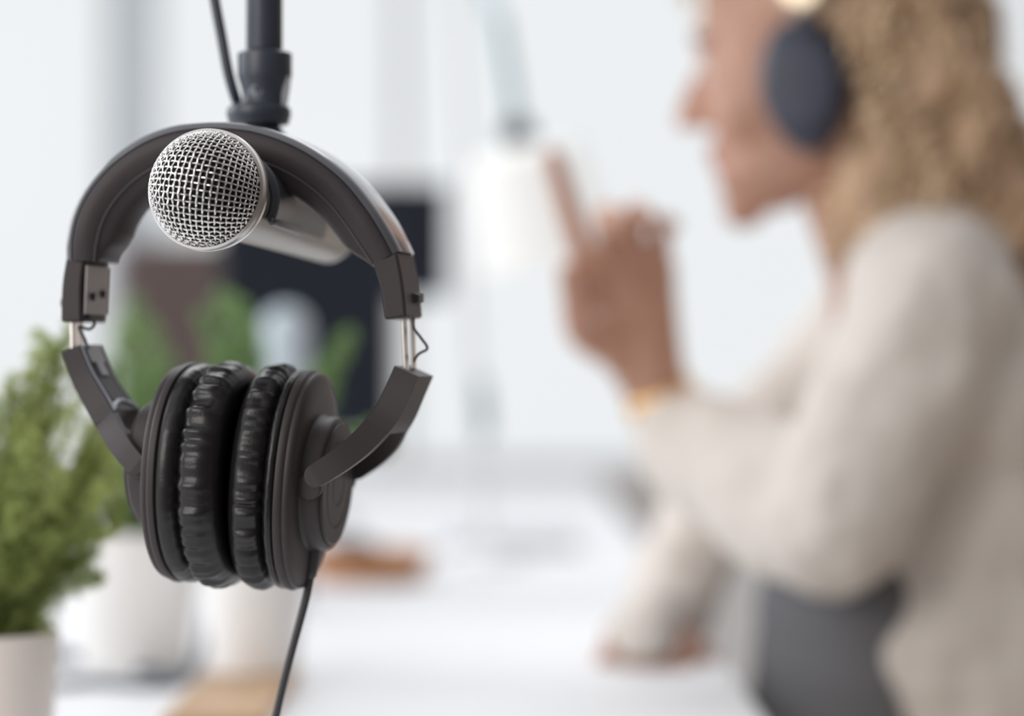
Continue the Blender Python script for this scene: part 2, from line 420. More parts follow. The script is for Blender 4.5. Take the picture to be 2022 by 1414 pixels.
yr = yoke([(803,733,-.0130,.0140,.0056),(788,768,-.0130,.0140,.0056),(765,815,-.0150,.0150,.0056),(744,842,-.0175,.0175,.0056)],
     [(765,815,-.0140,-.0090,.0052),(744,842,-.0176,-.0120,.0055),(710,877,-.0255,-.0200,.0054),(668,910,-.0310,-.0260,.0051),(622,940,-.0335,-.0295,.0048)], hp)

# ear cups
def cup(cpx, cpy, yaw, roll, side, padT):
    y = radians(yaw); r = radians(roll)
    out = V((side*cos(y), -side*sin(y), 0)); up0 = V((0,0,1))
    dd = V((sin(y), cos(y), 0))
    rot = Matrix.Rotation(r, 3, dd)          # lean the top to the right
    out = rot @ out; up = rot @ up0
    C = P(cpx, cpy, HY+(.004 if side < 0 else -.002))
    AZR, ADR = .0475, .0400
    NS = 220
    def ring(u, ins, wf=None, sx=1):
        o = []
        for j in range(NS):
            a = 2*pi*j/NS; c, s_ = cos(a), sin(a)
            e_ = .92
            cx = math.copysign(abs(c)**e_, c); sx_ = math.copysign(abs(s_)**e_, s_)
            k = ins+(wf(a) if wf else 0)
            o.append(C+out*u+dd*cx*(ADR-k)+up*sx_*(AZR-k))
        return o
    cr = part(MB().loft([ring(0,.0012), ring(.0004,.0004), ring(.0022,.0), ring(.0034,.0006), ring(.0038,.0013), ring(.0042,.0013), ring(.0048,.0010), ring(.0064,.0016), ring(.0076,.004), ring(.0084,.010), ring(.0086,.018)]), 'ear_cup', M['black_plastic'], hp, sharp=50)
    # skirt + wrinkled pad (u negative = towards the ear)
    random.seed(5 if side < 0 else 9)
    ph = [random.uniform(0, 6.28) for _ in range(6)]
    def wr(a, strength):
        q = a*30+2.2*sin(a*3+ph[0])+1.4*sin(a*7+ph[1])
        v = sin(q); v = (abs(v)**.7)*(1 if v > 0 else -1)
        m_ = .6+.4*sin(a*5+ph[2])*sin(a*2+ph[3])
        return strength*(.0011*v*m_+.0004*sin(a*57+ph[4]))
    sk = .0085 if side < 0 else .0050
    prof = [(0,.0016,0),(-.0010,.0008,0),(-sk*.35,.0003,.05),(-sk*.62,.0006,.1),(-sk+.001,.0018,.3),(-sk,.0042,.5),(-sk-.0006,.0048,.6)]
    T = padT; R0 = .0085 if side < 0 else .0070
    prof += [(-sk-.0012,.0030,.8),(-sk-.0024,.0012,1.1),(-sk-.0040,.0002,1.25),(-sk-.0058,-.0003,1.25)]
    prof = [p_ for p_ in prof if p_[0] > -(T-R0)+.0008]+[(-(T-R0), -.0003, 1.0)]
    for k in range(1, 11):
        a = pi/2*k/10
        prof.append((-(T-R0)-R0*sin(a), -.0003+.0095*(1-cos(a)), [.75,.6,.4,.25,.15,.08,.04,0,0,0][k-1]))
    for k in range(1, 5):
        a = pi/2*k/4
        prof.append((-T+.004*(1-cos(a)), .0092+.0085*sin(a), 0))
    last = prof[-1]
    prof += [(last[0]-.0002, .0185, 0), (last[0]+.002, .0215, 0), (last[0]+.010, .0225, 0)]
    rings = [ring(u, ins, (lambda a, s_=s_: wr(a, s_)) if s_ else None) for u, ins, s_ in prof]
    pd = part(MB().loft(rings), 'ear_pad', M['pad_leather'], hp, sharp=80)
    # housing cylinder
    R = .0287; hc = C+up*(-.0005 if side > 0 else .003)
    ho = MB(); prof2 = [(.008,R+.0016),(.0092,R+.0004),(.0105,R),(.0165,R-.0004),(.0180,R-.0012),(.0188,R-.003)]
    if side > 0: prof2 = [(.008,R+.0016),(.0090,R+.0004),(.0102,R),(.0150,R),(.0162,R-.0008),(.0164,R-.0022)]
    ho.lathe(hc, out, prof2, 72)
    part(ho, 'driver_housing', M['black_plastic'], cr, sharp=50)
    e0 = prof2[-1][0]
    fp = MB(); f0 = e0-.0002
    fp.lathe(hc, out, [(f0,.0262),(f0+.0012,.0262),(f0+.0016,.0256),(f0+.0016,.0190),(f0+.0011,.0187),(f0+.0011,.0181),(f0+.0016,.0178),(f0+.0016,.0095),(f0+.0013,.0093),(f0+.0013,.0088),(f0+.0016,.0086)], 72)
    part(fp, 'face_plate', M['black_gloss'] if False else M['black_plastic'], cr, sharp=30)
    for s_ in (1, -1):     # pivot bosses between housing and yoke
        b = MB(); b.lathe(hc+out*.0125+dd*s_*(.0265), dd*s_, [(0,.0055),(.0030,.0055),(.0034,.0050)], 24)
        part(b, 'pivot_boss', M['black_plastic'], cr)
    return cr, C, out, dd, up
cl_, *_ = cup(379, 933, 16, 2.6, -1, .0265)
cr_, Cr, outr, ddr, upr = cup(590, 947, 10.5, 4.6, 1, .0210)
# cable with strain relief
YC = HY-.004
s0, s1 = P(619,1082,YC), P(613,1142,YC)
ax_ = (s1-s0).normalized(); ln = (s1-s0).length
sr_ = part(MB().lathe(s0, ax_, [(0,.0032),(ln*.35,.0031),(ln*.7,.0026),(ln*.92,.0025),(ln,.0018)], 24), 'strain_relief', M['cable'], hp)
pts = [(613,1138),(606,1175),(593,1225),(578,1280),(561,1345),(546,1410),(532,1480),(524,1560),(530,1640)]
q = [V(v) for v in smooth_path([tuple(P(a,b,YC)) for a,b in pts], 6)]
q += [V(v) for v in smooth_path([tuple(q[-1]), (q[-1].x+.004, YC+.01, TZ+.012), (q[-1].x+.03, YC+.04, TZ+.003), (q[-1].x+.10, YC+.07, TZ+.003)], 6)][1:]
part(MB().tube(q, .00175, 12), 'cord', M['cable'], hp)

# ------------------------------------------------------------------ microphone
mic0 = P(410, 375, .985); mic1 = P(652, 470, 1.135)
MA = (mic1-mic0).normalized()          # towards the tail
ref = V((sin(radians(9)), 0, cos(radians(9))))
MU = (ref-MA*ref.dot(MA)).normalized(); MR_ = MA.cross(MU)
mic = empty('microphone', mic0, 'silver handheld vocal microphone with round wire mesh head, held in the stand clip', 'microphone')
R = .0232
gr = MB(); sp = .00262; k = 15; ss = 5; lim = R*pi/2*1.02
def gpt(a, b, off):
    rho = sqrt(a*a+b*b); an = rho/R
    if rho < 1e-9: d = -MA
    else: d = -MA*cos(an)+(MU*(b/rho)+MR_*(a/rho))*sin(an)
    return mic0+d*(R+off)
for fam in (0, 1):
    for i in range(-k, k+1):
        c = i*sp; pts = []
        for j in range(-k*ss-4, k*ss+5):
            s_ = j*sp/ss
            if c*c+s_*s_ > lim*lim: continue
            wv = .00036*cos(pi*j/ss)*(1 if (i+fam) % 2 else -1)
            pts.append(gpt(c, s_, wv) if fam == 0 else gpt(s_, c, wv))
        if len(pts) > 4: gr.tube(pts, .00042, 6)
part(gr, 'mesh_grille', M['chrome'], mic)
part(MB().ell(mic0, (.0225,.0225,.0225), nu=40, nv=24), 'foam_liner', M['cloth_black'], mic)
part(MB().lathe(mic0, MA, [(-.0030,R-.0004),(-.0034,R+.0008),(-.0026,R+.0017),(-.0002,R+.0020),(.0004,R+.0013),(.0010,R+.0020),(.0040,R+.0016),(.0052,R+.0004),(.0052,R-.0012)], 96), 'grille_ring', M['ring'], mic)
bk = [(.0044,R-.0004)]+[(R*sin(a), R*cos(a)) for a in (.3,.45,.6,.72)]
part(MB().lathe(mic0, MA, bk, 64), 'grille_base', M['ring'], mic)
hl = (mic1-mic0).length
part(MB().lathe(mic0, MA, [(.0150,.0186),(.018,.0184),(.022,.0178),(.0225,.0170),(.050,.0158),(.100,.0140),(hl-.016,.0127),(hl-.012,.0126),(hl-.0118,.0119),(hl-.0105,.0119),(hl-.0103,.0125),(hl-.003,.0122),(hl,.0105)], 64), 'handle', M['mic_body'], mic)
part(MB().lathe(mic0+MA*(hl-.0002), MA, [(0,.0085),(.010,.0085),(.012,.0078)], 32), 'cable_plug', M['black_gloss'], mic)

# ------------------------------------------------------------------ microphone stand
SY = 1.088
st = empty('microphone_stand', P(519, 230, SY), 'dark blue-black microphone stand tube with clip, coming down from above', 'stand')
c = lambda x, y: P(x, y, SY)
def vlathe(x, prof, name, m, root=st, n=40, sq=1):
    p0 = P(x, 0, SY); k_ = SY/FPX
    rings = [[(p0.x+cos(2*pi*j/n)*r*k_, SY+sin(2*pi*j/n)*r*k_*sq, P(x, y, SY).z) for j in range(n)] for y, r in prof]
    return part(MB().loft(rings), name, m, root)
vlathe(522, [(-400,36),(95,36),(103,34)], 'pole', M['stand'])
vlathe(523, [(99,38),(106,53),(109,53.5),(150,53.5),(156,52),(172,47),(186,44),(214,44)], 'collar', M['stand'])
part(MB().lathe(P(511,184,SY)-V((0,.0085,0)), (0,-1,0), [(0,.0028),(.0016,.0028),(.0018,.0024),(.0010,.0020)], 24), 'screw', M['greymetal'], st)
# side lug with slanted edge
lg = MB(); a_ = [(548,150),(575,150),(573,172),(566,215),(560,222),(546,222)]
lg.loft([[P(x,y,SY-.006) for x,y in a_],[P(x,y,SY+.006) for x,y in a_]])
part(lg, 'lug', M['greyplastic'], st, bevel=.0008)
vlathe(511, [(204,44),(212,60),(214,62),(226,64),(229,63),(245,59),(247,52)], 'flange', M['stand'], n=40)
# swivel neck down to the clip
cc0 = mic0+MA*.034; cc1 = mic0+MA*.064
cm = mic0+MA*.095
MU2 = (V((0,0,1))-MA*MA.z).normalized()
nk = [P(513,240,SY), P(516,262,SY+.001), mic0+MA*.092+MU2*.026, mic0+MA*.090+MU2*.0150]
nk = [V(v) for v in smooth_path([tuple(v) for v in nk], 5)]
part(MB().tube(nk, [.008]*len(nk), 20), 'swivel_neck', M['stand'], st)
# C-shaped clip around the handle
cl = MB(); side_ = MA.cross(MU2)
def carc(h, r, a0, a1, n=40): return [mic0+MA*h+(MU2*cos(a0+(a1-a0)*j/n)+side_*sin(a0+(a1-a0)*j/n))*r for j in range(n+1)]
a0, a1 = radians(-118), radians(118)
rings = []
for h, ri, ro in ((.0285,.0172,.0200),(.0292,.0169,.0206),(.044,.0165,.0186),(.060,.0157,.0178),(.085,.0151,.0168),(.104,.0146,.0160)):
    o_ = carc(h, ro, a0, a1); i_ = carc(h, ri+.0001, a0, a1); rings.append(o_+i_[::-1])
cl.loft(rings)
part(cl, 'clip', M['clip'], st, sharp=40)
for a in (a0, a1):
    dvec = MU2*cos(a)+side_*sin(a)
    part(MB().tube([mic0+MA*.029+dvec*.0198, mic0+MA*.070+dvec*.0172], .0018, 10, True), 'clip_lip', M['clip'], st)

# cable running down beside the stand
mcab = MB(); q = smooth_path([tuple(P(a,b,SY+d)) for a,b,d in ((395,-220,0),(408,-100,0),(424,0,0),(437,70,0),(450,140,0),(464,190,.002),(474,215,.012),(482,240,.024),(520,290,.040),(600,380,.052))]+[tuple(mic1+MA*.024), tuple(mic1+MA*.012)], 6)
tag(mcab.tube([V(v) for v in q], .0024, 14).build('microphone_cable', M['stand']), 'dark cable hanging slantwise to the left of the microphone stand tube', 'cable')

# ------------------------------------------------------------------ woman
WYD = 1.80
person = empty('person', P(1800, 1900, WYD).to_tuple()[:2]+(0.0,), 'person with curly blond hair and beige sweater sitting at the table, one hand raised', 'person')
yaw, pitch = radians(16), radians(7)
F0 = V((-cos(yaw), sin(yaw), 0)); SD = V((-sin(yaw), -cos(yaw), 0))
F = F0*cos(pitch)-AZ*sin(pitch); U = F0*sin(pitch)+AZ*cos(pitch)
HO = P(1633, 165, WYD)
def H(f, s, z): return HO+F*f+SD*s+U*z
hax = (F, SD, U)
body = MB()
body.ell(H(-.008,0,.052), (.098,.074,.082), hax)           # cranium
body.ell(H(.030,0,.012), (.064,.064,.090), hax)            # face mass
body.ell(H(.048,0,-.040), (.040,.044,.050), hax)           # mouth block
body.ell(H(.073,0,-.084), (.017,.018,.015), hax)           # chin
body.ell(H(.030,.036,-.058), (.046,.016,.024), hax); body.ell(H(.030,-.036,-.058), (.046,.016,.024), hax)   # jaw
body.ell(H(.054,.024,-.016), (.032,.034,.034), hax); body.ell(H(.054,-.024,-.016), (.032,.034,.034), hax)   # cheeks
body.ell(H(.080,0,.040), (.013,.046,.010), hax)            # brow ridge
body.tube([H(.088,0,.026), H(.100,0,.006), H(.108,0,-.010)], [.007,.009,.0095], 12, True)   # nose
body.ell(H(.096,.010,-.013), (.010,.007,.007), hax); body.ell(H(.096,-.010,-.013), (.010,.007,.007), hax)
body.ell(H(.0835,0,-.036), (.011,.022,.0080), hax); body.ell(H(.077,0,-.042), (.015,.024,.016), hax)          # upper lip
body.ell(H(.082,0,-.050), (.011,.020,.0080), hax); body.ell(H(.079,0,-.064), (.012,.020,.013), hax)          # lower lip
for s in (1, -1):
    body.ell(H(-.006, s*.076, .004), (.016,.007,.030), hax)    # ears
    body.ell(H(.072, s*.031, .020), (.014,.015,.009), hax)     # eyelids
NB = P(1775, 520, WYD)                                     # neck base
body.tube([H(-.020,0,-.02), H(-.018,0,-.085), NB+V((-.004,0,.0)), NB+V((.01,0,-.06))], [.050,.047,.050,.058], 20, True)
# arms and hands (wrists inside sleeves)
SHn = P(1832, 600, 1.675); ELn = P(1655, 1020, 1.63); WRn = P(1335, 850, 1.79)
SHf = P(1775, 590, 1.94); ELf = P(1420, 975, 2.03); WRf = V((P(1318,1262,1.90).x, 1.90, TZ+.036))
body.tube([ELn, ELn.lerp(WRn,.5), WRn], [.038,.032,.0235], 16, True)
body.tube([ELf, ELf.lerp(WRf,.5), WRf], [.036,.032,.0235], 16, True)
def hand(body, Wr, Kn, across, palm, curls, spreads, thumb):
    """Wr wrist, Kn centre of the knuckles, across = towards thumb, palm = palm normal"""
    h = (Kn-Wr); L_ = h.length; h.normalize()
    a = (across-h*across.dot(h)).normalized(); n_ = (palm-h*palm.dot(h)-a*palm.dot(a)).normalized()
    offs = [.028,.0095,-.009,-.027]; lens = [(.042,.026,.020),(.046,.030,.022),(.042,.028,.021),(.033,.021,.018)]; rad = [.0092,.0094,.0088,.0078]
    body.tube([Wr-h*.03, Wr, Wr+h*.02], [.022,.021,.022], 14, True)
    for i in range(4):
        k0 = Wr+h*(L_-[.002,0,.004,.011][i])+a*offs[i]
        body.tube([Wr+a*offs[i]*.5, Wr.lerp(k0,.5)+a*offs[i]*.15+n_*.001, k0], [.013,.0125,.0105], 12, True)
        d = (h+a*spreads[i]).normalized(); p = k0; pts = [p]; ang = 0
        for j in range(3):
            ang += curls[i][j]
            dd_ = (d*cos(ang)+n_*sin(ang)).normalized(); p = p+dd_*lens[i][j]; pts.append(p)
        q_ = [V(v) for v in smooth_path([tuple(v) for v in pts], 4)]
        m_ = len(q_); body.tube(q_, [rad[i]*(1.06-.28*t_/(m_-1)) for t_ in range(m_)], 12, True)
    body.ell(Wr+h*L_*.5+n_*.004, (.031,.012,.044), (a, n_, h))
    body.ell(Wr+h*L_*.35+a*.022+n_*.010, (.015,.012,.027), (a, n_, h))
    tb = Wr+h*.022+a*.020+n_*.008; d1 = (h*.62+a*.70+n_*.35).normalized(); d2 = (h*thumb[0]+a*thumb[1]+n_*thumb[2]).normalized()
    d3 = (d2+n_*.25).normalized()
    q_ = [tb, tb+d1*.036, tb+d1*.036+d2*.030, tb+d1*.036+d2*.030+d3*.024]
    q_ = [V(v) for v in smooth_path([tuple(v) for v in q_], 4)]; body.tube(q_, [.0135-.0048*t_/(len(q_)-1) for t_ in range(len(q_))], 12, True)
# near (left) hand
Wn = P(1284, 742, 1.785); body.tube([WRn, WRn.lerp(Wn,.5), Wn], [.0235,.0215,.021], 16, True)
hand(body, Wn, P(1230, 512, 1.775), V((-1,-.15,0)), V((.25,-1,0)), [(-.05,.05,.05),(.75,.7,.45),(.65,.7,.45),(.6,.7,.4)], [.06,.05,-.02,-.08], (.95,.05,.35))
# far (right) hand resting on the tabletop
Wf = WRf+(WRf-ELf).normalized()*.020; body.tube([WRf, Wf], [.0235,.021], 16, True)
hand(body, Wf, Wf+V((-.012, -.050, -.012)), V((1,0,0)), V((0,-.2,-1)), [(.2,.3,.2),(.2,.4,.2),(.2,.4,.2),(.2,.4,.2)], [.05,0,0,-.05], (.8,.45,.1))
# hips / legs inside clothing (kept for a continuous figure)
PEL = V((P(1880,0,WYD).x, WYD, .56))
def remesh(o, vox, it, fac=.5):
    m = o.modifiers.new('remesh', 'REMESH'); m.mode = 'VOXEL'; m.voxel_size = vox; m.use_smooth_shade = True
    m = o.modifiers.new('smooth', 'SMOOTH'); m.iterations = it; m.factor = fac
    return o
bo = remesh(part(body, 'body', M['skin'], person), .0022, 4)
tag(bo, 'bare face, neck and hands')
# eyes, brows, lips
M['eye_white'] = mat('eye_white', (.75,.73,.70), .2); M['iris'] = mat('iris', (.08,.05,.03), .2); M['lip'] = mat('lips', (.45,.16,.14), .4); M['brow'] = mat('eyebrow_hair', (.16,.09,.05), .7)
for s in (1, -1):
    ey = part(MB().ell(H(.0745, s*.031, .019), (.0118,.0118,.0112), hax), 'eye', M['eye_white'], person)
    part(MB().ell(H(.0825, s*.0315, .019), (.0044,.0060,.0060), hax), 'iris', M['iris'], ey)
    part(MB().tube([H(.088, s*.014, .040), H(.0885, s*.030, .045), H(.078, s*.047, .040)], [.0032,.0036,.0020], 8, True), 'eyebrow', M['brow'], person)
part(MB().tube([H(.084, -.021, -.042), H(.0920, -.008, -.039), H(.0925, 0, -.0400), H(.0920, .008, -.039), H(.084, .021, -.042)], [.0016,.0034,.0034,.0034,.0016], 8, True), 'upper_lip', M['lip'], person)
part(MB().tube([H(.083, -.019, -.0435), H(.0895, -.010, -.0465), H(.0908, 0, -.0470), H(.0895, .010, -.0465), H(.083, .019, -.0435)], [.0016,.0034,.0040,.0034,.0016], 8, True), 'lower_lip', M['lip'], person)

# sweater
sw = MB()
sw.tube([SHn+V((.012,.03,.018)), SHn, SHn.lerp(ELn,.35)+V((.004,-.004,0)), SHn.lerp(ELn,.75), ELn], [.056,.062,.058,.054,.053], 24, True)
sw.tube([ELn, ELn.lerp(WRn,.3)+V((0,0,-.006)), ELn.lerp(WRn,.7)+V((0,0,-.004)), WRn, WRn+(WRn-ELn).normalized()*.010], [.052,.053,.045,.036,.028], 24, True)
sw.tube([SHf+V((.01,-.03,.015)), SHf, SHf.lerp(ELf,.5), ELf], [.054,.054,.045,.042], 24, True)
sw.tube([ELf, ELf.lerp(WRf,.5), WRf, WRf+V((-.012,-.040,-.008)), WRf+V((-.022,-.094,-.010))], [.042,.038,.034,.031,.027], 24, True)
CH = P(1850, 640, WYD)
sw.tube([SHn+V((.010,.02,.020)), NB+V((.02,0,.005)), SHf+V((.01,-.02,.016))], [.046,.052,.044], 24, True)
sw.ell(P(1845, 640, WYD), (.074,.150,.070))
sw.ell(P(1872, 800, WYD), (.096,.155,.110))
sw.ell(P(1875, 1030, WYD), (.112,.148,.130))
sw.ell(P(1880, 1300, WYD), (.128,.165,.150))
sw.ell(P(1870, 1600, WYD), (.135,.160,.130))
so = remesh(part(sw, 'sweater', M['sweater'], person), .0045, 6)
tx = bpy.data.textures.new('folds', 'CLOUDS'); tx.noise_scale = .07; tx.noise_depth = 1
dm = so.modifiers.new('folds', 'DISPLACE'); dm.texture = tx; dm.strength = .018; dm.mid_level = .5; dm.texture_coords = 'LOCAL'
tx2 = bpy.data.textures.new('knit', 'CLOUDS'); tx2.noise_scale = .022; tx2.noise_depth = 1
dm = so.modifiers.new('knit', 'DISPLACE'); dm.texture = tx2; dm.strength = .005; dm.mid_level = .5; dm.texture_coords = 'LOCAL'
cuff = MB(); wd = (WRn-ELn).normalized()
cuff.tube([WRn+wd*.002, WRn+wd*.020], [.0285,.0270], 28); part(cuff, 'cuff', M['sweater'], person, bevel=.002)
# dark shirt under the sweater front, shadow below the arm put into its grey
sh = MB(); sh.ell(P(1705, 1210, WYD), (.080,.140,.080)); sh.ell(P(1700, 1310, WYD), (.080,.142,.080)); sh.ell(P(1705,1420,WYD), (.086,.140,.110)); sh.ell(P(1730,1600,WYD), (.095,.15,.11))
remesh(part(sh, 'shirt', M['shirt'], person), .006, 4)
# legs under the table
lg = MB()
for s in (-.10, .09):
    hip = V((PEL.x, WYD+s*.9, .50)); kn_ = V((PEL.x-.34, WYD+s*1.2, .52)); an_ = V((PEL.x-.30, WYD+s*1.2, .09))
    lg.tube([hip, hip.lerp(kn_,.5), kn_], [.090,.078,.062], 20, True); lg.tube([kn_, kn_.lerp(an_,.4), an_], [.060,.055,.042], 20, True)
lg.ell((PEL.x+.01, WYD, .53), (.14,.17,.12))
remesh(part(lg, 'trousers', M['trousers'], person), .007, 5)
for s in (-.10, .09):
    an_ = V((PEL.x-.30, WYD+s*1.2, .0))
    sho = MB(); sho.tube([an_+V((.04,0,.038)), an_+V((-.02,0,.040)), an_+V((-.12,0,.028)), an_+V((-.17,0,.024))], [.036,.040,.030,.022], 16, True, up=(0,0,1))
    part(sho, 'shoe', M['black_plastic'], person)
bw = MB(); wv = (Wn-WRn).normalized(); bc = WRn.lerp(Wn, .62)
rg = []
u_ = V((0,1,0)); u_ = (u_-wv*u_.dot(wv)).normalized(); b_ = wv.cross(u_)
loopc = [bc+(u_*cos(2*pi*j/32)+b_*sin(2*pi*j/32))*.0255 for j in range(32)]
rings = []
for j in range(32):
    rdir = (loopc[j]-bc).normalized(); rings.append([loopc[j]+(rdir*cos(2*pi*i/8)*.0022+wv*sin(2*pi*i/8)*.006) for i in range(8)])
bw.loft(rings, closed=True); part(bw, 'bracelet', M['gold'], person)

# hair: soft base volume plus curly locks
random.seed(3)
hb = MB()
blobs = [((-.030,0,.070),(.092,.088,.090)), ((-.070,0,.020),(.056,.094,.100)), ((-.075,0,-.060),(.056,.090,.075)), ((-.045,.030,-.085),(.045,.05,.055)),
         ((-.098,.010,-.060),(.040,.080,.080)), ((.015,0,.118),(.065,.070,.038)), ((-.040,.062,.050),(.045,.036,.060)), ((-.035,-.062,.050),(.045,.036,.060)), ((.050,0,.105),(.034,.060,.022)), ((-.118,0,-.115),(.034,.07,.045)), ((-.070,.048,-.010),(.045,.052,.080)), ((-.032,.052,-.092),(.034,.028,.052)), ((.055,0,.104),(.034,.062,.022))]
for c_, r_ in blobs: hb.ell(H(*c_), r_, hax)
ho_ = remesh(part(hb, 'hair', M['hair'], person), .006, 4)
txh = bpy.data.textures.new('curls', 'CLOUDS'); txh.noise_scale = .035; txh.noise_depth = 2
dm = ho_.modifiers.new('curls', 'DISPLACE'); dm.texture = txh; dm.strength = .035; dm.mid_level = .5; dm.texture_coords = 'LOCAL'
M['lock_light'] = mat('light_curls', (.63,.46,.30), .45, var=.3, vscale=18)
lk = MB()
for i in range(720):
    c_, r_ = random.choice(blobs[:8]+blobs[9:12])
    th_ = random.uniform(0, 2*pi); cz = random.uniform(-1, 1); sz = sqrt(1-cz*cz)
    l_ = V((c_[0]+r_[0]*sz*cos(th_)*.96, c_[1]+r_[1]*sz*sin(th_)*.96, c_[2]+r_[2]*cz*.96))
    if l_.x > (.028 if l_.z > -.03 else -.005) and l_.z < .085: continue           # keep the face clear
    if -.045 < l_.x < .04 and abs(l_.y) > .05 and -.10 < l_.z < .085: continue   # ear cups
    p = H(*l_); cen = H(-.05, 0, .02); o_ = (p-cen).normalized()
    dn = V((0,0,-1))+o_*.35+V((random.uniform(-.4,.4), random.uniform(-.4,.4), 0)); dn.normalize()
    L_ = random.uniform(.03, .075); rad = random.uniform(.004, .009); tn = random.uniform(1.5, 3.2); ph = random.uniform(0, 6.28)
    e1 = dn.orthogonal().normalized(); e2 = dn.cross(e1); q_ = []
    for j in range(22):
        t_ = j/21; q_.append(p+o_*.004+dn*L_*t_+(e1*cos(ph+tn*2*pi*t_)+e2*sin(ph+tn*2*pi*t_))*rad*(.4+.6*sin(pi*min(1,t_*1.2))))
    lk.tube(q_, [.0022*(1-.6*abs(2*j/21-1)**2) for j in range(22)], 5)
part(lk, 'curls', M['lock_light'], person)

# headphones she wears
wh = empty('headphones', H(0,0,.15), 'dark blue headphones worn over the curly hair of the seated person', 'headphones')
M['navy_head'] = mat('navy_headphone', (.030,.036,.062), .45); M['beige_metal'] = mat('champagne_metal', (.80,.68,.52), .25, .8)
for s in (1, -1):
    c0 = H(.004, s*.070, -.010); o_ = SD*s
    u2 = (U-o_*U.dot(o_)).normalized(); f2 = F
    def er(h, a, b): return [c0+o_*h+f2*cos(2*pi*j/40)*a*(1.0-.18*(1 if sin(2*pi*j/40) < 0 else 0)*abs(sin(2*pi*j/40)))+u2*sin(2*pi*j/40)*b for j in range(40)]
    part(MB().loft([er(0,.024,.036), er(.003,.032,.048), er(.014,.033,.049), er(.018,.030,.046)]), 'ear_pad', M['navy_head'], wh)
    ec = part(MB().loft([er(.018,.030,.044), er(.020,.031,.048), er(.030,.030,.046), er(.036,.024,.038), er(.037,.016,.028)]), 'ear_cup', M['navy_head'], wh)
    arm_ = [H(-.004, s*.103, .028), H(-.006, s*.104, .070), H(-.008, s*.096, .105)]
    part(MB().tube([V(v) for v in smooth_path([tuple(v) for v in arm_], 5)], .006, 12, True), 'arm', M['navy_head'], wh)
    part(MB().lathe(H(-.006, s*.104, .056), SD*s, [(0,.017),(.008,.017),(.011,.013)], 28), 'hinge_cap', M['beige_metal'], wh)
bd = [H(-.008, .098*cos(a), .080+.098*sin(a)) for a in [pi*j/24 for j in range(25)]]
part(MB().tube(bd, .011, 14, True, flat=.45, up=SD), 'headband', M['navy_head'], wh)

# ------------------------------------------------------------------ plants
def fern(root, base, plumes, mleaf, seed, dens=26, nl=.010, hang=.25):
    random.seed(seed); fo = MB(); stm = MB()
    for (tip, w_) in plumes:
        b0 = base+V((random.uniform(-.012,.012), random.uniform(-.012,.012), 0))
        mid = b0.lerp(tip, .5)+V((0,0,.18*(tip-b0).length))*(.3 if tip.z > b0.z+.08 else .9)
        q = [V(v) for v in smooth_path([tuple(b0), tuple(mid), tuple(tip)], 12)]
        stm.tube(q[:-3], .0007, 5)
        n_ = len(q)
        for i in range(2, n_):
            t_ = i/(n_-1); T_ = (q[i]-q[i-1]).normalized()
            for kk in range(3):
                a = random.uniform(0, 2*pi); e1 = T_.orthogonal().normalized(); e2 = T_.cross(e1)
                out = (e1*cos(a)+e2*sin(a)); bl = w_*(1.05-t_)**.7*random.uniform(.6,1.1)
                d = (out*.8+T_*.75).normalized(); p0 = q[i]-T_*random.uniform(0,.006); m_ = max(3, int(bl/.0035))
                prev = p0
                for jj in range(1, m_+1):
                    p = p0+d*bl*jj/m_+V((0,0,-hang*bl*(jj/m_)**2))
                    dd_ = (p-prev).normalized() if (p-prev).length > 1e-6 else d
                    for q_ in range(4):
                        x_ = V((random.gauss(0,1), random.gauss(0,1), random.gauss(0,1))); x_ = (x_-dd_*x_.dot(dd_)).normalized()
                        ld_ = (dd_*.8+x_*.75).normalized(); wv_ = ld_.orthogonal().normalized()*.00042*(nl/.006)
                        ll = nl*random.uniform(.6,1.2)
                        fo.add([prev, prev+ld_*ll*.5+wv_, prev+ld_*ll, prev+ld_*ll*.5-wv_], [(0,1,2,3)])
                    prev = p
    part(fo, 'foliage', mleaf, root, smooth=False); part(stm, 'stem', M['stem'], root)

def potmesh(x, y, r0, r1, h, mbz=TZ, th=.004):
    return MB().lathe((x, y, mbz), (0,0,1), [(0,r0*.94),(.002,r0),(h*.5,(r0+r1)/2),(h-.003,r1),(h,r1-.0012),(h,r1-th),(h-.012,r1-th-.001),(h-.0125,.001)], 56)

PY = 1.25; pc = P(-48, 1245, PY)
pl = empty('potted_fern', (pc.x, PY, TZ), 'feathery green fern in a beige pot at the left edge, closest of the potted plants', 'potted plant')
ph_ = pc.z-TZ
part(potmesh(pc.x, PY, .036, .0435, ph_), 'pot', M['pot'], pl, sharp=40)
part(MB().lathe((pc.x, PY, TZ+ph_-.013), (0,0,1), [(0,.038),(.006,.037),(.008,.02)], 40), 'soil', M['soil'], pl)
random.seed(11); tips = []
for x, y, d, wd_ in ((140,640,0,.020),(95,672,-.01,.022),(60,720,.01,.026),(20,770,0,.026),(120,735,.02,.024),(160,790,-.02,.026),(190,830,0,.024),(215,890,.02,.024),(236,945,-.01,.022),(240,1010,.01,.020),(205,1050,-.03,.020),
                 (175,1110,.02,.018),(110,1060,-.04,.024),(-20,800,.02,.026),(-80,760,0,.026),(-140,850,0,.028),(-190,930,.02,.028),(60,860,-.05,.028),(120,930,-.045,.026),(0,900,.05,.028),(150,960,.045,.026),(40,1010,-.05,.024),(-60,880,-.04,.028),(100,820,.04,.026),(200,960,-.03,.022),(60,1130,-.035,.020),(10,1100,-.04,.020),(-220,1040,0,.024),(90,1130,.03,.02)):
    tips.append((P(x, y, PY+d), wd_))
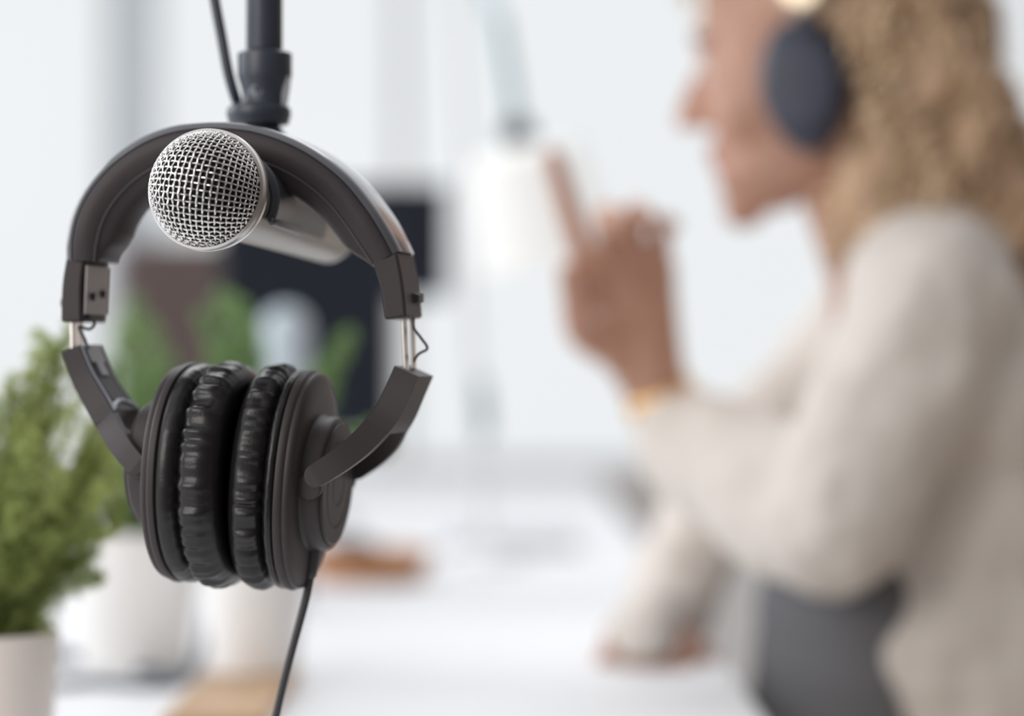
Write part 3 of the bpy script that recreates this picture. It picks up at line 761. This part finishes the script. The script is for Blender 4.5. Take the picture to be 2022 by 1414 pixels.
for x, y, d, wd_ in ((170,700,0,.02),(110,690,0,.02),(225,860,.01,.022),(250,980,0,.018),(248,900,.02,.018),(205,800,.0,.022),(78,655,0,.016),(128,655,.01,.016),(30,740,0,.024),(236,1040,0,.016),(190,1085,.01,.014)):
    tips.append((P(x, y, PY+d), wd_))
for k in range(34):
    a = random.uniform(0, 2*pi); rr = random.uniform(.01,.055); tips.append((V((pc.x+.02+rr*cos(a), PY+rr*sin(a), pc.z+random.uniform(.03,.12))), .024))
fern(pl, V((pc.x+.008, PY, pc.z-.008)), tips, M['leaf'], 4, nl=.0062)

def back_plant(name, cx, Y, r0, r1, topy, tips, label, seed, w_=.016, bottom=None):
    c = P(cx, topy, Y); h = c.z-TZ
    r = empty(name, (c.x, Y, TZ), label, 'potted plant')
    if bottom: r.location.z = bottom
    b = bottom or TZ
    part(potmesh(c.x, Y, r0, r1, c.z-b, b), 'pot', M['ceramic'], r, sharp=40)
    part(MB().lathe((c.x, Y, c.z-.013), (0,0,1), [(0,r1-.006),(.006,r1-.007),(.008,.01)], 32), 'soil', M['soil'], r)
    fern(r, V((c.x, Y, c.z-.006)), [(P(x, y, Y+d), w_) for x, y, d in tips], M['leaf2'], seed, nl=.009)
    return r
back_plant('potted_fern', 268, 1.80, .040, .050, 1048, [(262,590,0),(300,640,.02),(235,650,-.02),(215,720,.02),(330,700,-.02),(290,740,-.03),(250,780,.02),(350,780,.02),(200,820,-.01),(340,860,-.03),(225,880,.02),(305,850,.03)],
           'blurred fern in a wide white pot just right of the nearest fern', 21)
back_plant('potted_fern', 502, 1.715, .032, .038, 1010, [(440,575,0),(405,620,.01),(470,600,-.01),(425,680,-.02),(500,640,.02),(455,720,.02),(640,720,0),(670,690,.01),(690,660,-.01),(655,760,.02),(560,770,.02),(395,740,.02),(620,800,-.01),(520,830,-.02),(745,850,.02),(770,880,0)],
           'blurred plant in a white pot on the wooden board, behind the hanging headphones', 22, bottom=TZ+.0081)
bdx0, bdx1 = P(385,0,1.66).x, P(585,0,1.72).x
tag(MB().box((bdx0, 1.50, TZ), (bdx1, 1.757, TZ+.008)).build('wooden_board', M['wood'], bevel=.002), 'light wooden board lying on the white table under the white plant pot', 'board')

# round blush jar in the lower-left corner
jy = 1.135; jc = P(4, 1492, jy); jz = TZ
jr = empty('jar', (jc.x, jy, jz), 'round blush-pink ceramic jar with painted highlight line in the bottom left corner', 'jar')
R_ = .030; jz0 = jz+.0295
pr = [(-R_*.97,.010)]+[(R_*sin(a), R_*cos(a)) for a in [radians(d) for d in range(-70, 41, 10)]]
part(MB().lathe((jc.x,jy,jz0), (0,0,1), pr, 48), 'body', M['blush'], jr)
part(MB().lathe((jc.x,jy,jz0), (0,0,1), [(R_*sin(a), R_*cos(a)+.0003) for a in [radians(d) for d in (41,46,54,62,70,78,86,89)]], 48), 'lid', M['blush'], jr)
rg = MB(); aa = radians(40); pts = [(jc.x+cos(2*pi*j/48)*R_*cos(aa), jy+sin(2*pi*j/48)*R_*cos(aa), jz0+R_*sin(aa)) for j in range(48)]
rg.loft([[(x+(x-jc.x)/(R_*cos(aa))*.0011*cos(2*pi*i/8), y+(y-jy)/(R_*cos(aa))*.0011*cos(2*pi*i/8), z+.0011*sin(2*pi*i/8)) for i in range(8)] for x, y, z in pts], closed=True)
part(rg, 'highlight_rim', M['pot'], jr)  # pale ring paints the highlight arc on the round top

# coiled cable on the table
random.seed(8); q = []
c0 = V((P(238,0,1.76).x, 1.765, TZ+.003))
def tp(px, py): Y = (CAMZ-TZ-.003)*FPX/(py-707); return tuple(P(px, py, Y))
q = [tp(60,1278), tp(130,1290), tp(190,1312), tp(260,1318), tp(320,1336), tp(352,1346), tp(330,1352), tp(260,1352), tp(180,1346), tp(120,1352), tp(60,1346), tp(20,1330), tp(60,1310), tp(140,1300), tp(220,1308), tp(300,1322), tp(352,1340), tp(372,1334), tp(385,1318), tp(392,1296), tp(400,1270), tp(408,1240), tp(416,1210), tp(424,1180)]
tag(MB().tube([V(v) for v in smooth_path(q, 3)], .0036, 8).build('cable', M['stand']), 'dark cable lying in loose coils on the white table behind the beige pot', 'cable')

# wooden dish and slim laptop in the middle
dy = 2.50; dc = P(728, 1150, dy)
tr_ = empty('wooden_dish', (dc.x, dy, TZ), 'shallow orange-brown wooden dish on the white table right of the hanging headphones', 'dish')
k_ = 48
def dring(r, z): return [(dc.x+cos(2*pi*j/k_)*r*1.0, dy+sin(2*pi*j/k_)*r*1.0, TZ+z) for j in range(k_)]
part(MB().loft([dring(.044,0), dring(.056,.004), dring(.067,.028), dring(.0675,.031), dring(.065,.031), dring(.050,.009), dring(.02,.006)]), 'bowl', M['wood_orange'], tr_)
part(MB().loft([[(dc.x-.018+cos(2*pi*j/24)*r*1.3, dy+sin(2*pi*j/24)*r, TZ+z) for j in range(24)] for r, z in ((.014,.008),(.024,.014),(.026,.026),(.020,.040),(.006,.045))]), 'knob', M['brown'], tr_)
lx0, lx1 = P(880,0,2.95).x, P(1140,0,2.95).x
lp = empty('laptop', (0.5*(lx0+lx1), 2.95, TZ), 'closed slim silver-grey laptop lying on the far part of the white table', 'laptop')
part(MB().box((lx0, 2.86, TZ), (lx1, 3.05, TZ+.007)), 'base', M['laptop'], lp, bevel=.002)
part(MB().box((lx0, 2.86, TZ+.0075), (lx1, 3.05, TZ+.012)), 'lid', M['laptop'], lp, bevel=.002)

# bottle
by = 2.25; bc_ = P(565, 0, by)
bo_ = empty('water_bottle', (bc_.x, by, TZ), 'pale blue-grey bottle with rounded top standing in front of the dark monitor', 'bottle')
bh = P(565, 606, by).z-TZ
part(MB().lathe((bc_.x,by,TZ), (0,0,1), [(0,.019),(.003,.0215),(bh*.3,.022),(bh-.045,.022)], 40), 'body', M['bottle'], bo_)
part(MB().lathe((bc_.x,by,TZ), (0,0,1), [(bh-.0445,.0222),(bh-.018,.0222),(bh-.007,.018),(bh,.008)], 40), 'cap', M['bottle'], bo_)

# monitors
def monitor(x0, x1, y0, y1, Y, label, sy):
    a, b = P(x0, y0, Y), P(x1, y1, Y); cx = (a.x+b.x)/2
    r = empty('computer_monitor', (cx if sy is None else sy, Y, TZ), label, 'monitor')
    sx = cx if sy is None else sy
    part(MB().box((a.x, Y, b.z), (b.x, Y+.022, a.z)), 'casing', M['navy'], r, bevel=.004)
    part(MB().box((a.x+.006, Y-.0012, b.z+.010), (b.x-.006, Y+.0005, a.z-.006)), 'screen', M['screen'], r, smooth=False)
    part(MB().box((sx-.02, Y+.023, TZ+.006), (sx+.02, Y+.038, b.z+.05)), 'stand_neck', M['navy'], r, bevel=.003)
    part(MB().box((sx-.065, Y-.01, TZ), (sx+.065, Y+.09, TZ+.006)), 'stand_base', M['navy'], r, bevel=.002)
monitor(432, 772, 430, 862, 2.62, 'black monitor with dark screen, framed inside the ring of the hanging headphones', P(560,0,2.62).x)
monitor(470, 884, 362, 590, 3.30, 'dark navy monitor farther back, its corner showing right of the hanging headphones', P(600,0,3.3).x)

# brown chair behind the table
cyy = 5.35; cx0, cx1 = P(222,0,cyy).x, P(640,0,cyy).x; cz1 = P(0,470,cyy).z; cxm = (cx0+cx1)/2
chr_ = empty('office_chair', (cxm, cyy-.2, 0), 'brown leather chair with high back behind the table, left of the black monitor', 'chair')
part(MB().box((cx0, cyy, .56), (cx1, cyy+.07, cz1)), 'backrest', M['brown'], chr_, bevel=.03)
part(MB().box((cx0-.02, cyy-.45, .42), (cx1+.02, cyy, .50)), 'seat', M['brown'], chr_, bevel=.03)
part(MB().box((cxm-.03, cyy+.03, .45), (cxm+.03, cyy+.06, .60)), 'back_bar', M['navy'], chr_, bevel=.005)
part(MB().lathe((cxm, cyy-.2, .09), (0,0,1), [(0,.03),(.34,.025)], 20), 'column', M['greymetal'], chr_)
for k in range(5):
    a = 2*pi*k/5+.3; e_ = V((cxm+.27*cos(a), cyy-.2+.27*sin(a), .062))
    lgp = part(MB().tube([V((cxm, cyy-.2, .10)), e_], [.022,.014], 10, True), 'leg', M['navy'], chr_)
    part(MB().lathe(e_+V((-.012*sin(a), .012*cos(a), -.034)), (-sin(a), cos(a), 0), [(-.024,.024),(-.022,.028),(.0,.028),(.002,.024)], 20), 'caster', M['navy'], lgp)

# desk lamp
ly = 2.45
lr = empty('desk_lamp', (P(957,0,ly+.25).x, ly+.25, TZ), 'white-shaded desk lamp with thin jointed arm, behind the raised hand', 'lamp')
bx = P(957,0,ly+.25).x
part(MB().lathe((bx, ly+.25, TZ), (0,0,1), [(0,.045),(.008,.045),(.012,.040),(.016,.012)], 40), 'base', M['white'], lr)
el_ = P(880, -190, ly+.22)
part(MB().tube([V((bx, ly+.25, TZ+.012)), el_], .006, 12), 'lower_arm', M['white'], lr)
part(MB().tube([P(953,850,ly+.245), P(944,760,ly+.245)], .010, 14, True), 'spring', M['teal'], lr)
j_ = P(1022, 262, ly)
part(MB().tube([el_, P(985,40,ly+.02), j_], .0075, 12, True), 'upper_arm', M['teal'], lr)
part(MB().ell(j_, (.017,.014,.015)), 'joint', M['navy'], lr)
part(MB().tube([j_, P(1075,285,ly), P(1135,292,ly)], .007, 12, True), 'shade_bracket', M['teal'], lr)
sc_ = P(1055, 405, ly)
M['shade'] = mat('glowing_lamp_shade', (.42,.42,.41), .8, emis=(1,.995,.98), estr=.52)  # emission added so the backlit white shade stays bright instead of grey
part(MB().lathe(sc_, (.22,.1,-1), [(-.062,.010),(-.060,.040),(-.050,.056),(-.030,.062),(.030,.067),(.058,.068),(.059,.066),(.030,.064),(-.030,.058),(-.050,.049)], 48), 'shade', M['shade'], lr)
